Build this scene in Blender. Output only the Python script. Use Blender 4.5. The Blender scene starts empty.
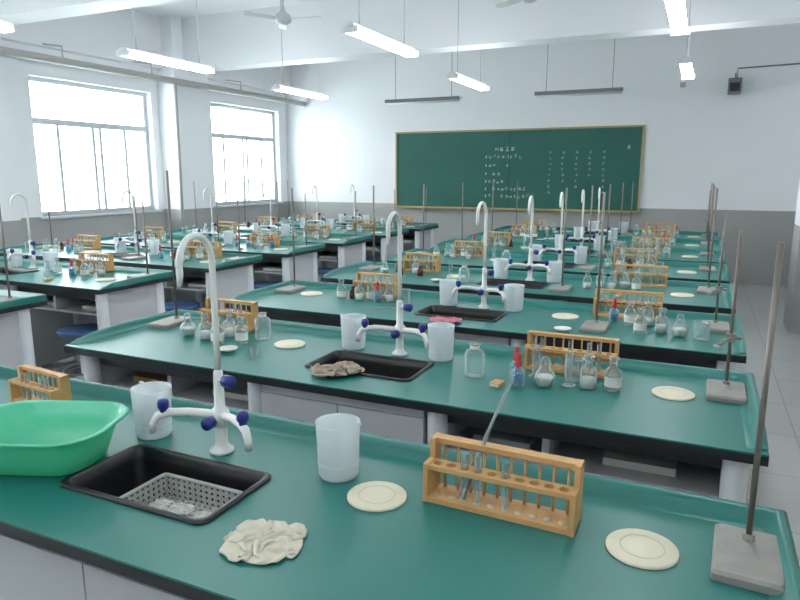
import bpy, math, random
import numpy as np
from mathutils import Vector, Matrix, noise
R=random.Random(7)
scene=bpy.context.scene
TAU=math.tau
# ---------------------------------------------------------------- materials
def lin(c):
    return tuple(((x/255)/12.92 if x/255<=.04045 else ((x/255+.055)/1.055)**2.4) for x in c)+(1,)
def newmat(name):
    m=bpy.data.materials.new(name); m.use_nodes=True; nt=m.node_tree; nt.nodes.clear()
    out=nt.nodes.new('ShaderNodeOutputMaterial'); return m,nt,out
def pmat(name,col,rough=.5,metal=0,var=.06,scale=8,bump=0,spec=.5,trans=0,transl=0):
    m,nt,out=newmat(name); N=nt.nodes; L=nt.links
    b=N.new('ShaderNodeBsdfPrincipled'); b.inputs['Roughness'].default_value=rough; b.inputs['Metallic'].default_value=metal
    b.inputs['Specular IOR Level'].default_value=spec
    tc=N.new('ShaderNodeTexCoord'); ns=N.new('ShaderNodeTexNoise'); ns.inputs['Scale'].default_value=scale; ns.inputs['Detail'].default_value=4
    L.new(tc.outputs['Object'],ns.inputs['Vector'])
    mx=N.new('ShaderNodeMix'); mx.data_type='RGBA'
    c=lin(col); mx.inputs[6].default_value=tuple(x*(1-var) for x in c[:3])+(1,); mx.inputs[7].default_value=tuple(min(1,x*(1+var)) for x in c[:3])+(1,)
    L.new(ns.outputs['Fac'],mx.inputs[0]); L.new(mx.outputs[2],b.inputs['Base Color'])
    if bump:
        bp=N.new('ShaderNodeBump'); bp.inputs['Strength'].default_value=bump; bp.inputs['Distance'].default_value=.01
        L.new(ns.outputs['Fac'],bp.inputs['Height']); L.new(bp.outputs['Normal'],b.inputs['Normal'])
    last=b.outputs[0]
    if transl:
        t=N.new('ShaderNodeBsdfTranslucent'); t.inputs[0].default_value=c; ms=N.new('ShaderNodeMixShader'); ms.inputs[0].default_value=transl
        L.new(last,ms.inputs[1]); L.new(t.outputs[0],ms.inputs[2]); last=ms.outputs[0]
    if trans:
        t=N.new('ShaderNodeBsdfTransparent'); ms=N.new('ShaderNodeMixShader'); ms.inputs[0].default_value=trans
        L.new(last,ms.inputs[1]); L.new(t.outputs[0],ms.inputs[2]); last=ms.outputs[0]
    L.new(last,out.inputs[0]); return m
def glassmat(name,tint=(.93,.96,.96),body=(205,218,220),dens=.15):
    m,nt,out=newmat(name); N=nt.nodes; L=nt.links
    t=N.new('ShaderNodeBsdfTransparent'); t.inputs[0].default_value=tint+(1,)
    b=N.new('ShaderNodeBsdfPrincipled'); b.inputs['Base Color'].default_value=lin(body); b.inputs['Roughness'].default_value=.05
    lw=N.new('ShaderNodeLayerWeight'); lw.inputs[0].default_value=.35
    mt=N.new('ShaderNodeMath'); mt.operation='MULTIPLY_ADD'; mt.inputs[1].default_value=.75; mt.inputs[2].default_value=dens
    L.new(lw.outputs['Facing'],mt.inputs[0])
    ms=N.new('ShaderNodeMixShader'); L.new(mt.outputs[0],ms.inputs[0]); L.new(t.outputs[0],ms.inputs[1]); L.new(b.outputs[0],ms.inputs[2])
    L.new(ms.outputs[0],out.inputs[0]); return m
def emat(name,col,s):
    m,nt,out=newmat(name); e=nt.nodes.new('ShaderNodeEmission'); e.inputs[0].default_value=col+(1,); e.inputs[1].default_value=s
    nt.links.new(e.outputs[0],out.inputs[0]); return m
def wallmat():
    m,nt,out=newmat('painted_wall'); N=nt.nodes; L=nt.links
    b=N.new('ShaderNodeBsdfPrincipled'); b.inputs['Roughness'].default_value=.7
    g=N.new('ShaderNodeNewGeometry'); s=N.new('ShaderNodeSeparateXYZ'); L.new(g.outputs['Position'],s.inputs[0])
    gt=N.new('ShaderNodeMath'); gt.operation='GREATER_THAN'; gt.inputs[1].default_value=1.02; L.new(s.outputs['Z'],gt.inputs[0])
    ns=N.new('ShaderNodeTexNoise'); ns.inputs['Scale'].default_value=1.2; ns.inputs['Detail'].default_value=6; L.new(g.outputs['Position'],ns.inputs['Vector'])
    def two(a,c):
        x=N.new('ShaderNodeMix'); x.data_type='RGBA'; x.inputs[6].default_value=lin(a); x.inputs[7].default_value=lin(c); L.new(ns.outputs['Fac'],x.inputs[0]); return x.outputs[2]
    mx=N.new('ShaderNodeMix'); mx.data_type='RGBA'
    L.new(gt.outputs[0],mx.inputs[0]); L.new(two((154,156,154),(172,173,170)),mx.inputs[6]); L.new(two((234,237,240),(243,245,247)),mx.inputs[7])
    L.new(mx.outputs[2],b.inputs['Base Color']); L.new(b.outputs[0],out.inputs[0]); return m
def floormat():
    m,nt,out=newmat('floor_tiles'); N=nt.nodes; L=nt.links
    b=N.new('ShaderNodeBsdfPrincipled'); b.inputs['Roughness'].default_value=.25
    g=N.new('ShaderNodeNewGeometry'); br=N.new('ShaderNodeTexBrick'); L.new(g.outputs['Position'],br.inputs['Vector'])
    br.offset=0; br.inputs['Scale'].default_value=1; br.inputs['Brick Width'].default_value=.6; br.inputs['Row Height'].default_value=.6; br.inputs['Mortar Size'].default_value=.003
    br.inputs['Color1'].default_value=lin((184,185,183)); br.inputs['Color2'].default_value=lin((190,190,188)); br.inputs['Mortar'].default_value=lin((158,158,156))
    ns=N.new('ShaderNodeTexNoise'); ns.inputs['Scale'].default_value=25; L.new(g.outputs['Position'],ns.inputs['Vector'])
    mx=N.new('ShaderNodeMix'); mx.data_type='RGBA'; mx.blend_type='MULTIPLY'; mx.inputs[0].default_value=.1
    L.new(br.outputs['Color'],mx.inputs[6]); L.new(ns.outputs['Color'],mx.inputs[7]); L.new(mx.outputs[2],b.inputs['Base Color']); L.new(b.outputs[0],out.inputs[0]); return m
M={}
M['wall']=wallmat(); M['floor']=floormat()
M['ceil']=pmat('ceiling_paint',(230,232,235),.8,var=.02,scale=1)
M['green']=pmat('green_worktop',(38,116,109),.36,var=.07,scale=3)
M['black']=pmat('black_edge',(28,32,36),.4)
M['cab']=pmat('cabinet_laminate',(190,193,196),.5,var=.03)
M['white']=pmat('white_post',(224,228,231),.4,var=.02)
M['dark']=pmat('dark_shelf',(52,56,60),.6)
M['sink']=pmat('black_polypropylene',(24,25,28),.35,scale=30)
M['fauc']=pmat('white_enamel',(230,232,228),.25,var=.02)
M['blue']=pmat('blue_plastic',(38,48,128),.35)
M['seat']=pmat('blue_seat',(66,98,148),.4)
M['pp']=pmat('translucent_polypropylene',(240,245,248),.35,var=.02,trans=.32,transl=.4)
M['wood']=pmat('pine_wood',(204,160,104),.5,var=.18,scale=22)
M['cream']=pmat('cream_plastic',(230,223,198),.45,var=.03)
M['creamd']=pmat('cream_groove',(200,191,163),.6)
M['iron']=pmat('cast_iron_grey',(148,145,139),.5,metal=.15,var=.25,scale=30,bump=.2)
M['rod']=pmat('steel_rod',(126,119,112),.4,metal=.5,var=.2,scale=20)
M['basin']=pmat('aqua_plastic',(112,226,188),.3,var=.03,transl=.3)
M['cloth']=pmat('cotton_rag',(212,207,188),.9,var=.14,scale=45,bump=.3)
M['cloth2']=pmat('brown_rag',(166,152,136),.9,var=.16,scale=45,bump=.3)
M['pink']=pmat('pink_rag',(204,128,140),.9,var=.12,scale=60,bump=.3)
M['glass']=glassmat('clear_glass')
M['label']=pmat('paper_white',(226,226,218),.8)
M['powder']=pmat('white_powder',(225,224,216),.7)
M['bluel']=glassmat('blue_liquid',(.25,.7,.9),(40,150,200),.35)
M['amber']=glassmat('amber_glass',(.6,.35,.15),(110,66,34),.4)
M['red']=pmat('red_rubber',(186,40,48),.45)
M['board']=pmat('chalkboard_green',(36,100,88),.6,var=.14,scale=2)
M['frame']=pmat('board_frame',(176,160,110),.5)
M['chalk']=pmat('chalk',(190,212,204),.9)
M['alu']=pmat('white_window_frame',(204,210,214),.4)
M['pane']=glassmat('window_glass',(.97,.98,.98),(220,230,235),.0)
M['tube']=emat('fluorescent_tube',(.95,.98,1),38)
M['lampb']=pmat('lamp_housing',(226,228,232),.4)
M['fan']=pmat('fan_enamel',(196,198,200),.4)
M['grey']=pmat('grey_plastic',(120,122,124),.5)
M['basket']=pmat('grey_basket',(184,186,182),.5)
M['pipe']=pmat('painted_pipe',(176,175,171),.5)
M['door']=pmat('door_paint',(170,140,100),.5)
# ---------------------------------------------------------------- mesh builder
class MB:
    def __init__(s): s.v=[];s.f=[];s.m=[];s.sm=[];s.ms=[]
    def mi(s,k):
        if k not in s.ms: s.ms.append(k)
        return s.ms.index(k)
    def add(s,vs,fs,k,smooth=False,mat=None):
        o=len(s.v)
        for v in vs: s.v.append(tuple(mat@Vector(v)) if mat else tuple(v))
        i=s.mi(k)
        for f in fs: s.f.append(tuple(o+j for j in f)); s.m.append(i); s.sm.append(smooth)
    def box(s,x0,x1,y0,y1,z0,z1,k,mat=None):
        s.add([(x0,y0,z0),(x1,y0,z0),(x1,y1,z0),(x0,y1,z0),(x0,y0,z1),(x1,y0,z1),(x1,y1,z1),(x0,y1,z1)],
              [(3,2,1,0),(4,5,6,7),(0,1,5,4),(1,2,6,5),(2,3,7,6),(3,0,4,7)],k,False,mat)
    def loft(s,rings,k,smooth=True,cap0=False,cap1=False,mat=None):
        n=len(rings[0]); vs=[p for r in rings for p in r]; fs=[]
        for i in range(len(rings)-1):
            for j in range(n):
                a=i*n+j;b=i*n+(j+1)%n; fs.append((a,b,b+n,a+n))
        if cap0: fs.append(tuple(reversed(range(n))))
        if cap1: fs.append(tuple((len(rings)-1)*n+j for j in range(n)))
        s.add(vs,fs,k,smooth,mat)
    def lathe(s,prof,k,c=(0,0,0),n=20,smooth=True,cap0=False,cap1=False,sx=1,sy=1,mat=None):
        s.loft([[(c[0]+r*sx*math.cos(TAU*j/n),c[1]+r*sy*math.sin(TAU*j/n),c[2]+z) for j in range(n)] for r,z in prof],k,smooth,cap0,cap1,mat)
    def cyl(s,c,r,z0,z1,k,n=16,r2=None,sx=1,sy=1,mat=None):
        r2=r if r2 is None else r2
        s.lathe([(r,z0),(r2,z1)],k,c,n,True,False,False,sx,sy,mat)
        s.lathe([(r,z0)],k,c,n,False,True,False,sx,sy,mat); s.lathe([(r2,z1)],k,c,n,False,False,True,sx,sy,mat)
    def tube(s,path,r,k,n=10,caps=True,mat=None):
        P=[Vector(q) for q in path]; rings=[]; prev=None
        for i,q in enumerate(P):
            t=(P[min(i+1,len(P)-1)]-P[max(i-1,0)]).normalized()
            if prev is None:
                a=Vector((0,0,1)) if abs(t.z)<.9 else Vector((1,0,0)); u=t.cross(a).normalized()
            else: u=(prev-t*prev.dot(t)).normalized()
            prev=u; w=t.cross(u); rr=r[i] if isinstance(r,(list,tuple)) else r
            rings.append([tuple(q+(u*math.cos(TAU*j/n)+w*math.sin(TAU*j/n))*rr) for j in range(n)])
        s.loft(rings,k,True,caps,caps,mat)
    def mesh(s,name):
        me=bpy.data.meshes.new(name); me.from_pydata(s.v,[],s.f)
        for k in s.ms: me.materials.append(M[k])
        me.polygons.foreach_set('material_index',s.m); me.polygons.foreach_set('use_smooth',s.sm); me.update(); return me
def put(me,name,loc=(0,0,0),rz=0,parent=None,sc=1):
    if isinstance(me,MB): me=me.mesh(name)
    o=bpy.data.objects.new(name,me); bpy.context.collection.objects.link(o)
    o.location=loc; o.rotation_euler=(0,0,rz); o.scale=(sc,sc,sc)
    if parent: o.parent=parent
    return o
def rrect(w,h,r,z,cx=0,cy=0,n=5):
    pts=[]
    for qx,qy,a0 in((1,1,0),(-1,1,90),(-1,-1,180),(1,-1,270)):
        for i in range(n+1):
            a=math.radians(a0+90*i/n); pts.append((cx+qx*(w/2-r)+r*math.cos(a),cy+qy*(h/2-r)+r*math.sin(a),z))
    return pts
def holeplate(b,x0,x1,y0,y1,z0,z1,nx,ny,rad,k,mat=None,seg=16):
    """slab with nx*ny real round holes"""
    dx=(x1-x0)/nx;dy=(y1-y0)/ny
    for i in range(nx):
        for j in range(ny):
            cx=x0+dx*(i+.5);cy=y0+dy*(j+.5); sq=[];ci=[]
            for q in range(seg):
                a=TAU*q/seg; c,s_=math.cos(a),math.sin(a); m=max(abs(c),abs(s_))
                sq.append((cx+c/m*dx/2,cy+s_/m*dy/2)); ci.append((cx+c*rad,cy+s_*rad))
            vs=[(p[0],p[1],z1) for p in sq]+[(p[0],p[1],z1) for p in ci]+[(p[0],p[1],z0) for p in ci]+[(p[0],p[1],z0) for p in sq]
            fs=[]
            for q in range(seg):
                r_=(q+1)%seg
                for lv in range(3): fs.append((lv*seg+q,lv*seg+r_,(lv+1)*seg+r_,(lv+1)*seg+q))
            b.add(vs,fs,k,False,mat)
    b.add([(x0,y0,z0),(x1,y0,z0),(x1,y1,z0),(x0,y1,z0),(x0,y0,z1),(x1,y0,z1),(x1,y1,z1),(x0,y1,z1)],
          [(0,1,5,4),(1,2,6,5),(2,3,7,6),(3,0,4,7)],k,False,mat)
# ---------------------------------------------------------------- room
XL,XR,YB,YF,H=-7.0,1.35,-1.6,10.2,3.6
b=MB(); b.box(XL-.3,XR+.2,YB-.2,YF+.2,-.15,0,'floor'); put(b,'floor')
b=MB(); b.box(XL-.3,XR+.2,YB-.2,YF+.2,H,H+.15,'ceil'); put(b,'ceiling')
b=MB(); b.box(XL-.3,XR+.2,YF,YF+.2,0,H,'wall'); put(b,'wall_front')
b=MB(); b.box(XL-.3,XR+.2,YB-.2,YB,0,H,'wall'); put(b,'wall_rear')
b=MB(); b.box(XR,XR+.2,YB,YF,0,H,'wall'); put(b,'wall_right')
wins=[(-.9,.9),(2.16,3.96),(5.17,6.97),(8.18,9.95)]; ZS,ZT=1.02,2.61
b=MB(); b.box(XL-.3,XL,YB,YF,0,ZS,'wall'); b.box(XL-.3,XL,YB,YF,ZT,H,'wall')
ys=[YB]+[q for w in wins for q in w]+[YF]
for i in range(0,len(ys),2): b.box(XL-.3,XL,ys[i],ys[i+1],ZS,ZT,'wall')
put(b,'wall_left')
for i,(a,c) in enumerate(wins):
    b=MB(); x0,x1=XL-.16,XL-.10; t=.05
    b.box(x0,x1,a,c,ZS,ZS+t,'alu'); b.box(x0,x1,a,c,ZT-t,ZT,'alu'); b.box(x0,x1,a,a+t,ZS+t,ZT-t,'alu'); b.box(x0,x1,c-t,c,ZS+t,ZT-t,'alu')
    zt=2.12; b.box(x0,x1,a+t,c-t,zt-.035,zt+.035,'alu')
    L=c-a
    for fr in (.22,.5,.56,.78): b.box(x0+.01,x1-.01,a+L*fr-.02,a+L*fr+.02,ZS+t,zt-.035,'alu')
    b.box(x0+.028,x0+.032,a+t,c-t,ZS+t,ZT-t,'pane')
    b.box(XL-.1,XL+.04,a-.04,c+.04,ZS-.03,ZS,'alu')
    put(b,'window_%d'%(i+1))
for y in (1.2,4.35,7.45):
    b=MB(); b.box(XL,XL+.32,y-.35,y+.32,0,H,'wall'); put(b,'column')
    b=MB(); b.box(XL+.32,XR-.5,y-.15,y+.15,2.93,H,'ceil'); put(b,'ceiling_beam')
    b=MB(); b.box(XR-.5,XR,y-.35,y+.15,0,H,'wall'); put(b,'column')
b=MB(); b.box(XL,XL+.12,YB,YF,2.93,H,'ceil'); put(b,'trim_1')
b=MB(); b.tube([(XL+.42,YB+.05,2.74),(XL+.42,YF-.02,2.74)],.042,'pipe',12)
for y in [-.8,.6,2.4,3.6,5.3,6.6,8.4,9.6]: b.tube([(XL+.42,y,2.74),(XL+.42,y,2.9),(XL+.1,y,2.95)],.009,'pipe',6)
b.tube([(XL+.42,7.0,2.74),(XL+.42,7.0,2.66),(XL+.42,6.98,.05)],.022,'pipe',10); put(b,'heating_pipe')
# blackboard
b=MB(); bx0,bx1,bz0,bz1=-4.76,-.87,.985,2.18
b.box(bx0,bx1,YF-.03,YF-.002,bz0,bz1,'board')
for q in ((bx0-.03,bx1+.03,bz1,bz1+.025),(bx0-.03,bx1+.03,bz0-.025,bz0),(bx0-.025,bx0,bz0,bz1),(bx1,bx1+.025,bz0,bz1)): b.box(q[0],q[1],YF-.045,YF-.002,q[2],q[3],'frame')
b.box(bx0,bx1,YF-.10,YF-.045,bz0-.03,bz0-.015,'frame')
b.box(-2.82,-2.812,YF-.032,YF-.03,bz0,bz1,'black')
def glyph(cx,cz,s):
    for _ in range(R.randint(4,6)):
        if R.random()<.5: x=cx+R.uniform(-.1,.1)*s; z=cz+R.uniform(-.45,.45)*s; w,h=s*R.uniform(.35,.85),s*.08
        else: x=cx+R.uniform(-.35,.35)*s; z=cz; w,h=s*.08,s*R.uniform(.3,.9)
        b.box(x-w/2,x+w/2,YF-.033,YF-.0305,z-h/2,z+h/2,'chalk')
for i in range(4): glyph(-3.02+i*.085,1.90,.075)
for r_,n in ((1.78,8),(1.65,5),(1.52,3),(1.40,4),(1.28,9),(1.17,11)):
    b.box(-3.2,-3.185,YF-.033,YF-.0305,r_-.02,r_+.02,'chalk')
    for i in range(n):
        if R.random()<.85: glyph(-3.13+i*.07+R.uniform(-.01,.01),r_+R.uniform(-.01,.01),.055)
for c_,n in enumerate((8,6,7,5,8)):
    for i in range(n): glyph(-2.18+c_*.2+R.uniform(-.01,.01),1.84-i*.085,.045)
glyph(-1.05,1.9,.08)
put(b,'blackboard')
for a,c in [(-4.67,-3.43),(-2.3,-1.1)]:
    b=MB(); b.box(a,c,9.52,9.64,2.625,2.655,'lampb'); b.box(a,c,9.515,9.52,2.61,2.66,'grey'); b.tube([(a+.02,9.59,2.605),(c-.02,9.59,2.605)],.014,'white',8)
    for x in(a+.15,c-.15): b.tube([(x,9.59,2.655),(x,9.59,H)],.004,'grey',6)
    put(b,'blackboard_lamp')
b=MB(); b.box(.18,.34,9.98,10.19,2.57,2.76,'grey'); b.box(.2,.32,9.975,9.98,2.59,2.70,'black'); b.tube([(.28,10.15,2.76),(.28,10.15,2.9),(1.33,10.15,2.92)],.01,'grey',8); b.tube([(.26,10.1,2.76),(.26,10.1,2.83),(.26,10.19,2.83)],.01,'grey',6)
put(b,'wall_speaker')
b=MB(); b.box(-.42,-.35,10.17,10.199,2.70,2.76,'pipe'); put(b,'junction_box')
# fluorescent lamps
b=MB(); b.box(-.035,.035,-.56,.56,.02,.05,'lampb'); b.box(-.065,.065,-.56,-.54,-.015,.03,'lampb'); b.box(-.065,.065,.54,.56,-.015,.03,'lampb')
for x in(-.04,.04): b.tube([(x,-.54,0),(x,.54,0)],.013,'tube',8)
for y in(-.4,.4): b.tube([(0,y,.05),(0,y,H-2.52)],.004,'pipe',6)
lm=b.mesh('ceiling_fluorescent_lamp')
for x in(-.25,-2.4,-4.62):
    for y in(-.1,2.75,4.87,7.32): put(lm,'ceiling_fluorescent_lamp',(x-(.16 if y>7 and x<-4 else 0)-(.12 if y>7 and -3<x<-2 else 0),y,2.52))
# fans
b=MB(); b.tube([(0,0,.1),(0,0,H-3.06)],.012,'fan',8); b.lathe([(.0,-.05),(.04,-.045),(.08,-.02),(.09,.02),(.07,.05),(.03,.08),(.02,.12),(0,.12)],'fan',n=24)
b.lathe([(.02,H-3.06-.08),(.06,H-3.06)],'fan',n=16)
for i in range(3):
    mt=Matrix.Rotation(TAU*i/3+.1,4,'Z')@Matrix.Rotation(.2,4,'X')
    b.add([(.07,-.02,0),(.15,-.035,0),(.42,-.045,0),(.44,0,0),(.42,.045,0),(.15,.035,0),(.07,.02,0),(.07,-.02,.006),(.15,-.035,.006),(.42,-.045,.006),(.44,0,.006),(.42,.045,.006),(.15,.035,.006),(.07,.02,.006)],
          [tuple(range(6,-1,-1)),tuple(range(7,14))]+[(i_,(i_+1)%7,(i_+1)%7+7,i_+7) for i_ in range(7)],'fan',False,mt)
fm=b.mesh('ceiling_fan')
put(fm,'ceiling_fan',(-4.05,5.9,3.06)); put(fm,'ceiling_fan',(-1.55,6.1,3.06),rz=.4)
b=MB(); b.box(XR-.05,XR-.002,1.9,2.9,0,2.1,'door'); b.box(XR-.06,XR-.002,1.82,1.9,0,2.18,'white'); b.box(XR-.06,XR-.002,2.9,2.98,0,2.18,'white'); b.box(XR-.06,XR-.002,1.9,2.9,2.1,2.18,'white')
b.tube([(XR-.05,2.0,1.0),(XR-.1,2.0,1.0),(XR-.1,2.12,1.0)],.01,'grey',8); put(b,'door_1')
# ---------------------------------------------------------------- bench (origin: centre x, front edge y, floor)
LB,DB,TZ=2.66,.68,.78
SX,SY,SW,SH=.005,.285,.45,.26   # sink centre
def bench():
    b=MB(); x0,x1=-LB/2,LB/2
    hx0,hx1,hy0,hy1=SX-SW/2+.012,SX+SW/2-.012,SY-SH/2+.012,SY+SH/2-.012
    for z0,z1,k in((.775,TZ,'green'),(.748,.775,'black')):
        b.box(x0,hx0,0,DB,z0,z1,k); b.box(hx1,x1,0,DB,z0,z1,k); b.box(hx0,hx1,0,hy0,z0,z1,k); b.box(hx0,hx1,hy1,DB,z0,z1,k)
    pr=[(0,.0),(0,.028),(.006,.034),(.014,.036),(.022,.032),(.028,.018),(.036,.006),(.052,.0005)]
    def ring(px,py,nx,ny,hs): return [(px+nx*d,py+ny*d,TZ+z*hs) for d,z in pr]
    path=[(x0,.03,1,0,.12),(x0,.12,1,0,.75),(x0,.25,1,0,1),(x0,DB,1,-1,1),(x1,DB,-1,-1,1),(x1,.25,-1,0,1),(x1,.12,-1,0,.75),(x1,.03,-1,0,.12)]
    rings=[ring(*q) for q in path]; n=len(pr); vs=[p for r in rings for p in r]; fs=[]
    for i in range(len(rings)-1):
        for j in range(n-1): fs.append((i*n+j,i*n+j+1,(i+1)*n+j+1,(i+1)*n+j))
    b.add(vs,fs,'green',True)
    b.box(x0+.06,-.36,.10,.115,.68,.748,'dark'); b.box(.36,x1-.06,.10,.115,.68,.748,'dark')
    b.box(x0+.05,x1-.05,.58,.60,.10,.748,'cab')
    b.box(x0+.06,-.36,.14,.58,.56,.575,'cab'); b.box(.36,x1-.06,.14,.58,.56,.575,'cab')
    b.box(x0+.06,-.36,.55,.58,.575,.748,'dark'); b.box(.36,x1-.06,.55,.58,.575,.748,'dark')
    b.box(-.33,-.315,.06,.58,.08,.748,'cab'); b.box(.315,.33,.06,.58,.08,.748,'cab'); b.box(-.315,.315,.06,.58,.08,.10,'cab')
    b.box(-.33,-.0025,.045,.06,.1,.70,'cab'); b.box(.0025,.33,.045,.06,.1,.70,'cab'); b.box(-.33,.33,.05,.06,.702,.748,'cab')
    for x in(-.045,.045): b.box(x-.006,x+.006,.025,.045,.42,.54,'grey')
    for x in(x0+.07,-.37,.37,x1-.07):
        for y in(.075,.57): b.cyl((x,y,0),.034,.03,.748,'white',14,sx=1,sy=1.15)
        b.box(x-.03,x+.03,.03,.64,0,.05,'white'); b.box(x-.012,x+.012,.09,.58,.1,.74,'cab')
    for x in(-.88,.72): b.box(x-.012,x+.012,.14,.58,.56,.745,'cab'); b.cyl((x,.53,0),.03,0,.56,'white',12)
    for x,w_,k in((-.62,.2,'label'),(-1.1,.16,'wood'),(.55,.2,'cab'),(1.0,.22,'label')): b.box(x-w_/2,x+w_/2,.22,.46,.575,.60,k)
    return b.mesh('laboratory_bench')
benchm=bench()
b=MB()
rg=[rrect(SW,SH,.03,0,),rrect(SW,SH,.03,.006),rrect(SW-.012,SH-.012,.028,.009),rrect(SW-.03,SH-.03,.026,.006),rrect(SW-.04,SH-.04,.025,-.03),rrect(SW-.07,SH-.07,.025,-.17),rrect(SW-.12,SH-.11,.02,-.18),rrect(.05,.05,.02,-.185)]
b.loft(rg,'sink',True,False,True); b.cyl((0,0,0),.02,-.22,-.184,'sink',12)
sinkm=b.mesh('laboratory_sink')
def faucet():
    b=MB(); b.lathe([(.032,0),(.032,.008),(.02,.016),(.016,.03),(.016,.075)],'fauc',n=16,cap0=True)
    b.lathe([(.016,.07),(.024,.08),(.026,.10),(.022,.118),(.014,.125),(.013,.20),(.012,.22),(.009,.225)],'fauc',n=16)
    r=.06; pts=[(0,0,.22),(0,0,.35),(0,0,.51)]
    for i in range(1,13):
        a=math.pi*i/12; pts.append((0,-r+r*math.cos(a),.51+r*1.1*math.sin(a)))
    pts+= [(0,-2*r,.49),(0,-2*r-.002,.462)]
    b.tube(pts,[.0085]*(len(pts)-2)+[.0085,.006],'fauc',10)
    b.tube([(0,0,.20),(.035,-.01,.20)],.009,'fauc',8); b.tube([(.025,-.008,.20),(.052,-.012,.20)],.016,'blue',10)
    for s in(-1,1):
        b.tube([(0,0,.10),(s*.03,-.015,.106),(s*.07,-.04,.114),(s*.11,-.065,.116),(s*.135,-.08,.108),(s*.145,-.087,.09),(s*.147,-.088,.062)],[.012,.012,.011,.011,.011,.010,.008],'fauc',10)
        b.lathe([(.0,.154),(.012,.152),(.015,.145),(.015,.132),(.010,.124),(.009,.112)],'blue',c=(s*.122,-.072,0),n=12)
    b.tube([(0,-.01,.095),(0,-.045,.095)],.010,'fauc',8); b.tube([(0,-.035,.095),(0,-.060,.095)],.016,'blue',12)
    return b.mesh('laboratory_faucet')
faucm=faucet()
b=MB(); b.lathe([(.0,.004),(.046,.004),(.049,.01),(.0535,.143),(.056,.147),(.058,.147),(.0565,.143),(.052,.008),(.048,0),(0,0)],'pp',n=32)
b.tube([(-.056,0,.146),(-.066,0,.15)],[.008,.003],'pp',8)
for z in(.04,.065,.09,.115): b.lathe([(.0535,z),(.0542,z+.0008),(.0535,z+.0016)],'label',n=32)
beakm=b.mesh('plastic_beaker')
b=MB(); b.lathe([(.068,0),(.068,.004),(.066,.006),(.0,.006)],'cream',n=40)
b.lathe([(.042,.0061),(.042,.0066),(.0408,.0066),(.0408,.0061)],'creamd',n=40)
platem=b.mesh('cream_hole_cover')
def stand(h,clamp=False,name='retort_stand'):
    b=MB(); b.loft([rrect(.12,.19,.008,0),rrect(.12,.19,.008,.014),rrect(.11,.18,.008,.02)],'iron',False,True,True)
    b.cyl((0,.05,0),.011,.018,.032,'iron',12); b.tube([(0,.05,.02),(0,.05,h)],.0058,'rod',10)
    if clamp:
        z=h*.34; b.box(-.014,.014,.036,.064,z-.014,z+.014,'iron'); b.tube([(0,.04,z),(-.02,-.01,z),(-.03,-.06,z)],.005,'iron',8); b.tube([(-.03,-.06,z),(-.05,-.09,z),(-.03,-.12,z)],.005,'iron',8); b.tube([(0,.064,z),(0,.085,z)],.009,'iron',8); b.tube([(.014,.05,z),(.035,.05,z)],.007,'iron',8)
    return b.mesh(name)
stm=stand(.64); stmc=stand(.54,True); stm0=stand(.60); stml=stand(.74)
def rack(n,L,tubes):
    b=MB(); w=.075
    b.box(-L/2,L/2,-w/2,w/2,.0,.012,'wood')
    holeplate(b,-L/2+.012,L/2-.012,-w/2,-w/2+.042,.078,.088,n,1,min(.011,L/n*.36),'wood')
    for s in(-1,1):
        x=s*(L/2-.006); b.box(x-.006,x+.006,-w/2-.002,w/2+.002,.0,.09,'wood'); b.box(x-.006,x+.006,.0,w/2+.002,.09,.135,'wood')
    b.box(-L/2,L/2,.012,w/2+.002,.122,.134,'wood'); b.box(-L/2+.012,L/2-.012,w/2-.008,w/2,.045,.058,'wood')
    dx=(L-.024)/n
    for i in range(n): 
        x=-L/2+.012+dx*(i+.5); b.tube([(x,.027,.012),(x,.027,.118)],.0035,'wood',6); b.lathe([(.0095,.0121),(.0095,.0128),(0,.0128)],'creamd',c=(x,-w/2+.021,0),n=10)
    for i in tubes:
        x=-L/2+.012+dx*(i+.5); b.lathe([(0,.014),(.005,.016),(.0078,.022),(.008,.12),(.0092,.122)],'glass',c=(x,-w/2+.021,0),n=12)
    return b.mesh('test_tube_rack')
rk1=rack(10,.335,[2,3,5]); rk2=rack(9,.33,[0,1,4,6,7]); rk3=rack(8,.28,[1,2,5,6])
b=MB(); b.lathe([(0,0),(.026,0),(.028,.004),(.028,.062),(.024,.072),(.012,.080),(.012,.092),(.016,.095)],'glass',n=20); b.lathe([(.0,.096),(.011,.094),(.012,.1),(.018,.107),(.017,.115),(0,.118)],'glass',n=16)
b.lathe([(0,.003),(.0255,.003),(.0255,.035),(0,.035)],'powder',n=16); bt1=b.mesh('reagent_bottle')
b=MB(); b.lathe([(0,0),(.026,0),(.028,.004),(.028,.062),(.024,.072),(.012,.080),(.012,.092),(.016,.095)],'glass',n=20); b.lathe([(.0,.096),(.011,.094),(.012,.1),(.018,.107),(.017,.115),(0,.118)],'glass',n=16)
b.lathe([(.0284,.015),(.0284,.05)],'label',n=20); bt2=b.mesh('labelled_reagent_bottle')
b=MB(); b.lathe([(0,0),(.022,0),(.023,.004),(.023,.055),(.010,.066),(.010,.075)],'glass',n=18); b.lathe([(.0,.003),(.0215,.003),(.0215,.045),(0,.045)],'bluel',n=16)
b.lathe([(.013,.07),(.013,.085),(.008,.09),(.010,.105),(.006,.118),(0,.12)],'red',n=12); bt3=b.mesh('dropper_bottle')
b=MB(); b.lathe([(0,0),(.024,0),(.026,.004),(.036,.03),(.036,.038),(.026,.055),(.014,.062),(.013,.068)],'glass',n=20); b.lathe([(0,.003),(.024,.004),(.034,.030),(.034,.034),(0,.034)],'powder',n=18)
b.lathe([(.016,.06),(.017,.085),(.012,.1),(0,.103)],'glass',n=16); bt4=b.mesh('alcohol_lamp')
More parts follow.
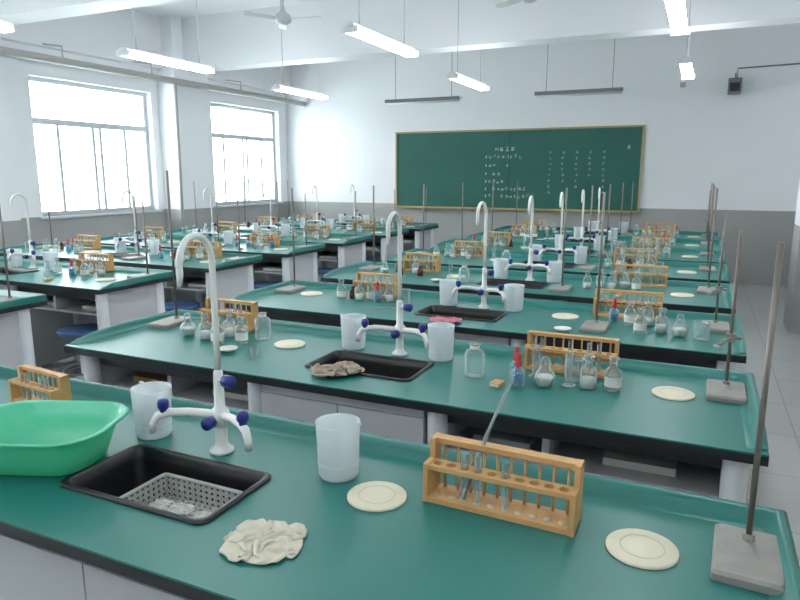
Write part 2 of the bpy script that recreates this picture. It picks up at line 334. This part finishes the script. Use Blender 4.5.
b=MB(); b.lathe([(0,0),(.034,0),(.036,.005),(.036,.08),(.03,.094),(.017,.1),(.017,.115),(.022,.118)],'glass',n=24); b.lathe([(0,.12),(.015,.117),(.014,.105)],'glass',n=12); b.lathe([(.017,.1),(.0175,.114)],'label',n=20); bt5=b.mesh('wide_mouth_bottle')
b=MB(); b.lathe([(0,.002),(.03,.002),(.032,.006),(.033,.08),(.036,.082),(.034,.082),(.032,.078)],'glass',n=24); gb=b.mesh('glass_beaker')
b=MB(); b.lathe([(0,0),(.025,0),(.025,.006),(.012,.01),(.012,.12),(.014,.122)],'glass',n=16); gc=b.mesh('graduated_cylinder')
b=MB(); b.lathe([(0,0),(.02,0),(.021,.003),(.021,.045),(.009,.055),(.009,.062)],'amber',n=16); b.lathe([(.011,.058),(.011,.075),(0,.076)],'black',n=12); bt6=b.mesh('amber_bottle')
b=MB(); b.lathe([(0,.004),(.02,.004),(.034,.010),(.04,.014),(.0395,.017),(.02,.007),(0,.006)],'label',n=24); wgm=b.mesh('evaporating_dish')
b=MB(); b.box(-.025,.025,-.018,.018,0,.014,'wood'); b.box(-.0255,.0255,-.016,.016,.002,.012,'label'); mbm=b.mesh('matchbox')
b=MB(); b.tube([(-.09,0,.004),(.09,.0,.004)],.003,'glass',6); b.tube([(-.09,.02,.004),(.07,.03,.004)],.003,'iron',6); twm=b.mesh('tweezers')
bots=[bt1,bt2,bt3,bt4,bt1,bt6,bt2,bt1,bt2]
b=MB(); b.lathe([(0,.435),(.145,.435),(.152,.442),(.152,.458),(.145,.466),(0,.468)],'seat',n=28); b.cyl((0,0,0),.024,.12,.435,'white',12)
for i in range(4):
    a=TAU*i/4+.4; b.tube([(0,0,.14),(.1*math.cos(a),.1*math.sin(a),.08),(.19*math.cos(a),.19*math.sin(a),.018)],.016,'white',8)
b.tube([(.13*math.cos(TAU*i/24),.13*math.sin(TAU*i/24),.17) for i in range(25)],.008,'grey',6)
stoolm=b.mesh('lab_stool')
# crumpled cloth: small position-based simulation of a gathered sheet settling on a flat top
def rag(W,D,squeeze,k,seed,rim=None):
    n=34
    gx,gy=np.meshgrid(np.linspace(-.5,.5,n),np.linspace(-.5,.5,n),indexing='ij')
    p=np.stack([gx*W*squeeze,gy*D*squeeze,np.zeros_like(gx)],-1)
    nz=np.array([[noise.noise(Vector((a*3.1+seed,c_*3.1,seed*.7)))*1.0+noise.noise(Vector((a*7+seed,c_*7,3)))*.5 for c_ in gy[0]] for a in gx[:,0]])
    p[...,2]=.03+nz*.05; q=p.copy()
    rx,ry=W/(n-1),D/(n-1)
    cons=[(1,0,rx),(0,1,ry),(1,1,math.hypot(rx,ry)),(1,-1,math.hypot(rx,ry)),(2,0,2*rx),(0,2,2*ry)]
    lim=np.array([W*squeeze*.6,D*squeeze*.6])
    for it in range(90):
        v=(p-q)*.90; q=p.copy(); p=p+v; p[...,2]-=.00025
        for s in range(6):
            d=np.zeros_like(p); w=np.zeros(p.shape[:2]+(1,))
            for a,c_,L in cons:
                soft=.35 if a==2 or c_==2 else 1
                if c_>=0: A=(slice(0,n-a),slice(0,n-c_)); Bq=(slice(a,n),slice(c_,n))
                else: A=(slice(0,n-a),slice(-c_,n)); Bq=(slice(a,n),slice(0,n+c_))
                df=p[Bq]-p[A]; l=np.linalg.norm(df,axis=-1,keepdims=True)+1e-9
                cr=df*(.5*soft*(l-L)/l); d[A]+=cr; d[Bq]-=cr; w[A]+=1; w[Bq]+=1
            p=p+d/np.maximum(w,1)*1.6
            r=(np.abs(p[...,0]/lim[0])**3+np.abs(p[...,1]/lim[1])**3)**(1/3); m=np.where(r>1,1/np.maximum(r,1e-6),1)
            p[...,0]*=m; p[...,1]*=m
            p[...,2]=np.maximum(p[...,2],.0015)
    b=MB(); vs=[tuple(map(float,p[i,j])) for i in range(n) for j in range(n)]
    b.add(vs,[(i*n+j,(i+1)*n+j,(i+1)*n+j+1,i*n+j+1) for i in range(n-1) for j in range(n-1)],k,True); return b
def putrag(r,name,loc,rz):
    o=put(r,name,loc,rz); s=o.modifiers.new('subsurf','SUBSURF'); s.levels=s.render_levels=1
    s=o.modifiers.new('thickness','SOLIDIFY'); s.thickness=.0018; s.offset=1; return o
# ---------------------------------------------------------------- populate
Z=TZ+.001
CX=-1.12; CXL=-4.79
rows=[.79]+[.80+1.045*i for i in range(1,8)]
fx=[-1.105,-1.075]+[-1.05]*6
def base(cx,y,i,bk):
    put(benchm,'laboratory_bench',(cx,y,0)); put(sinkm,'laboratory_sink',(cx+SX,y+SY,TZ))
    if not(i==7 and cx==CX): put(faucm,'laboratory_faucet',((fx[i] if cx==CX else cx+.06),y+.475,Z),rz=R.uniform(-.08,.08))
    for dx in bk: put(beakm,'plastic_beaker',(cx+dx,y+.485,Z),rz=R.uniform(-.5,.5)+ (0 if dx<0 else 3),sc=.94)
def B(me,x,y,rz=None,name=None,sc=1): return put(me,name or me.name.split('.')[0],(x,y,Z),R.uniform(0,6) if rz is None else rz,sc=sc)
for i,y in enumerate(rows):
    base(CX,y,i,[(-.235,.365),(-.175,.22)][i] if i<2 else (-.14,.235)); base(CXL,y,i,(-.16,.26))
# row 1
y=rows[0]
def basinobj():
    b=MB(); rg=[rrect(.02,.02,.009,.003),rrect(.27,.18,.06,0),rrect(.285,.195,.065,.004),rrect(.325,.235,.08,.062),rrect(.355,.265,.09,.101),rrect(.388,.298,.10,.107),rrect(.396,.306,.103,.102),rrect(.392,.302,.10,.1025),rrect(.354,.264,.088,.097),rrect(.32,.23,.078,.062),rrect(.278,.188,.06,.008),rrect(.02,.02,.009,.006)]
    b.loft(rg,'basin'); return b
put(basinobj(),'green_plastic_basin',(-1.485,1.03,Z),rz=.38)
B(rk3,-1.86,1.30,-.1,sc=.82)
B(platem,-.62,1.215); B(platem,-.055,1.245)
B(rk1,-.35,1.275,-.03)
B(stm0,.13,1.285,-.05)
putrag(rag(.24,.23,.56,'cloth',3),'crumpled_rag',(-.74,.955,Z),.3)
b=MB(); W_,D_,Hh=.25,.17,.06
holeplate(b,-W_/2,W_/2,-D_/2,D_/2,0,.003,14,10,.0045,'basket',None,8)
for s in(-1,1):
    mt=Matrix.Translation((0,s*D_/2,0))@Matrix.Rotation(math.pi/2,4,'X'); holeplate(b,-W_/2,W_/2,.0,Hh,-.0015,.0015,14,4,.0045,'basket',mt,8)
    mt=Matrix.Translation((s*W_/2,0,0))@Matrix.Rotation(math.pi/2,4,'Z')@Matrix.Rotation(math.pi/2,4,'X'); holeplate(b,-D_/2,D_/2,.0,Hh,-.0015,.0015,10,4,.0045,'basket',mt,8)
rr=rrect(W_,D_,.01,Hh); b.tube(rr+[rr[0]],.005,'basket',6)
for q in range(6):
    r2=rag(.11,.09,.5,'label',q+11); o_=Matrix.Translation((-.07+(q%3)*.06,-.03+.045*(q//3),.012+R.uniform(0,.012))); b.add(r2.v,r2.f,'label',True,o_)
put(b,'strainer_basket',(-1.075,y+SY-.005,.685))
b=MB(); b.tube([(0,0,0),(.085,.10,.25)],.0035,'glass',8); b.tube([(.014,0,0),(.07,.09,.22)],.003,'grey',8)
put(b,'glass_stirring_rod',(-.44,1.252,.80))
put(stoolm,'lab_stool',(-1.70,.95,0)); put(stoolm,'lab_stool',(-.3,1.0,0))
# row 2
B(stml,-2.325,2.34,.1); B(bt4,-2.09,2.21); B(bt1,-1.97,2.19); B(bt2,-1.87,2.15); B(rk3,-2.0,2.39,.0); B(bt5,-1.74,2.30); B(bt1,-1.9,2.27); B(bt2,-1.78,2.2)
B(wgm,-1.74,2.06); B(platem,-1.57,2.26); B(platem,-.04,2.26); B(twm,-1.62,2.10,2.2)
putrag(rag(.27,.23,.6,'cloth2',8),'crumpled_rag',(-1.18,1.995,Z+.009),.9)
B(bt5,-.71,2.18); B(bt3,-.56,2.20); B(bt3,-.535,2.13); B(bt4,-.45,2.17); B(gc,-.375,2.2); B(gc,-.5,2.25); B(bt1,-.31,2.21); B(bt2,-.23,2.22); B(rk2,-.40,2.37,0)
B(stmc,.12,2.335,0); B(mbm,-.6,2.10,1.4); B(gb,-.37,2.27)
# row 3
B(stm,-2.33,3.38,0); B(platem,-2.14,3.33)
for k,(x_,m_) in enumerate([(-1.9,bt2),(-1.84,bt6),(-1.78,bt1),(-1.72,bt2),(-1.66,bt3),(-1.6,bt1)]): B(m_,x_,3.28+.03*(k%2))
B(rk3,-1.75,3.44,0)
putrag(rag(.22,.15,.62,'pink',21),'pink_rag',(-1.12,2.96,Z+.008),.2)
B(rk2,-.31,3.45,0); B(stm,-.42,3.12,0); B(bt2,-.22,3.12); B(bt1,-.13,3.17); B(bt4,-.05,3.13); B(gb,.04,3.10); B(stmc,.10,3.36,0); B(platem,-.6,3.33); B(wgm,-.55,3.0)
B(bt3,-.36,3.32); B(bt1,-.2,3.3); B(bt2,-.28,3.28); B(twm,-1.5,3.1,.3); B(gb,-1.5,3.3)
def fill(cx,y,seed):
    q=random.Random(seed); U=q.uniform
    def c(m,x,yy,rz=None): B(m,cx+x,y+yy,rz)
    c(stm,-1.195+U(-.02,.04),.50,U(-.06,.06)); c(rk3,-.8+U(-.1,.1),.575,U(-.03,.03)); c(rk2,.72+U(-.1,.1),.575,U(-.03,.03))
    c(platem,-.45,.42); c(platem,1.05,.30)
    if q.random()<.8: c(q.choice([stm,stmc]),1.19,.50,U(-.06,.06))
    if q.random()<.5: c(stm,.34,.18,0)
    for s in(-1.0,.48):
        for k in range(q.randint(5,7)): c(q.choice(bots),s+.075*k+U(-.008,.008),.44+U(-.03,.03) if k%2 else .35+U(-.03,.02))
    if q.random()<.7: c(wgm,-.5+U(-.1,.1),.16)
    if q.random()<.6: c(gb,.86,.18)
    if q.random()<.6: c(gb,-1.05,.2)
    if q.random()<.6: c(gc,-.45,.30)
    if q.random()<.6: c(gc,.6,.2)
    if q.random()<.6: c(mbm,.7,.12)
    if q.random()<.4: c(bt5,.39,.44)
    if q.random()<.4: c(bt5,-.32,.22)
for i,y in enumerate(rows):
    if i>2: fill(CX,y,i*3+1)
    fill(CXL,y,i*5+2)
    for x in(CXL-.64,CXL+.98): put(stoolm,'lab_stool',(x,y+.02+R.uniform(0,.12),0))
    if i>0:
        for x in(CX-.62,CX+.6): put(stoolm,'lab_stool',(x,y+.26,0))
# ---------------------------------------------------------------- world / camera
w=bpy.data.worlds.new('overcast'); scene.world=w; w.use_nodes=True
bg=w.node_tree.nodes['Background']; bg.inputs[0].default_value=(.91,.97,1,1); bg.inputs[1].default_value=13
cam=bpy.data.cameras.new('camera'); co=bpy.data.objects.new('camera',cam); scene.collection.objects.link(co)
cam.sensor_width=36; cam.lens=36*648/800; cam.clip_start=.05
co.location=(0,0,1.5); co.rotation_euler=(math.pi/2-math.atan(125/648),0,math.atan(300/648)); scene.camera=co
scene.view_settings.view_transform='Standard'
scene.view_settings.exposure=0.13
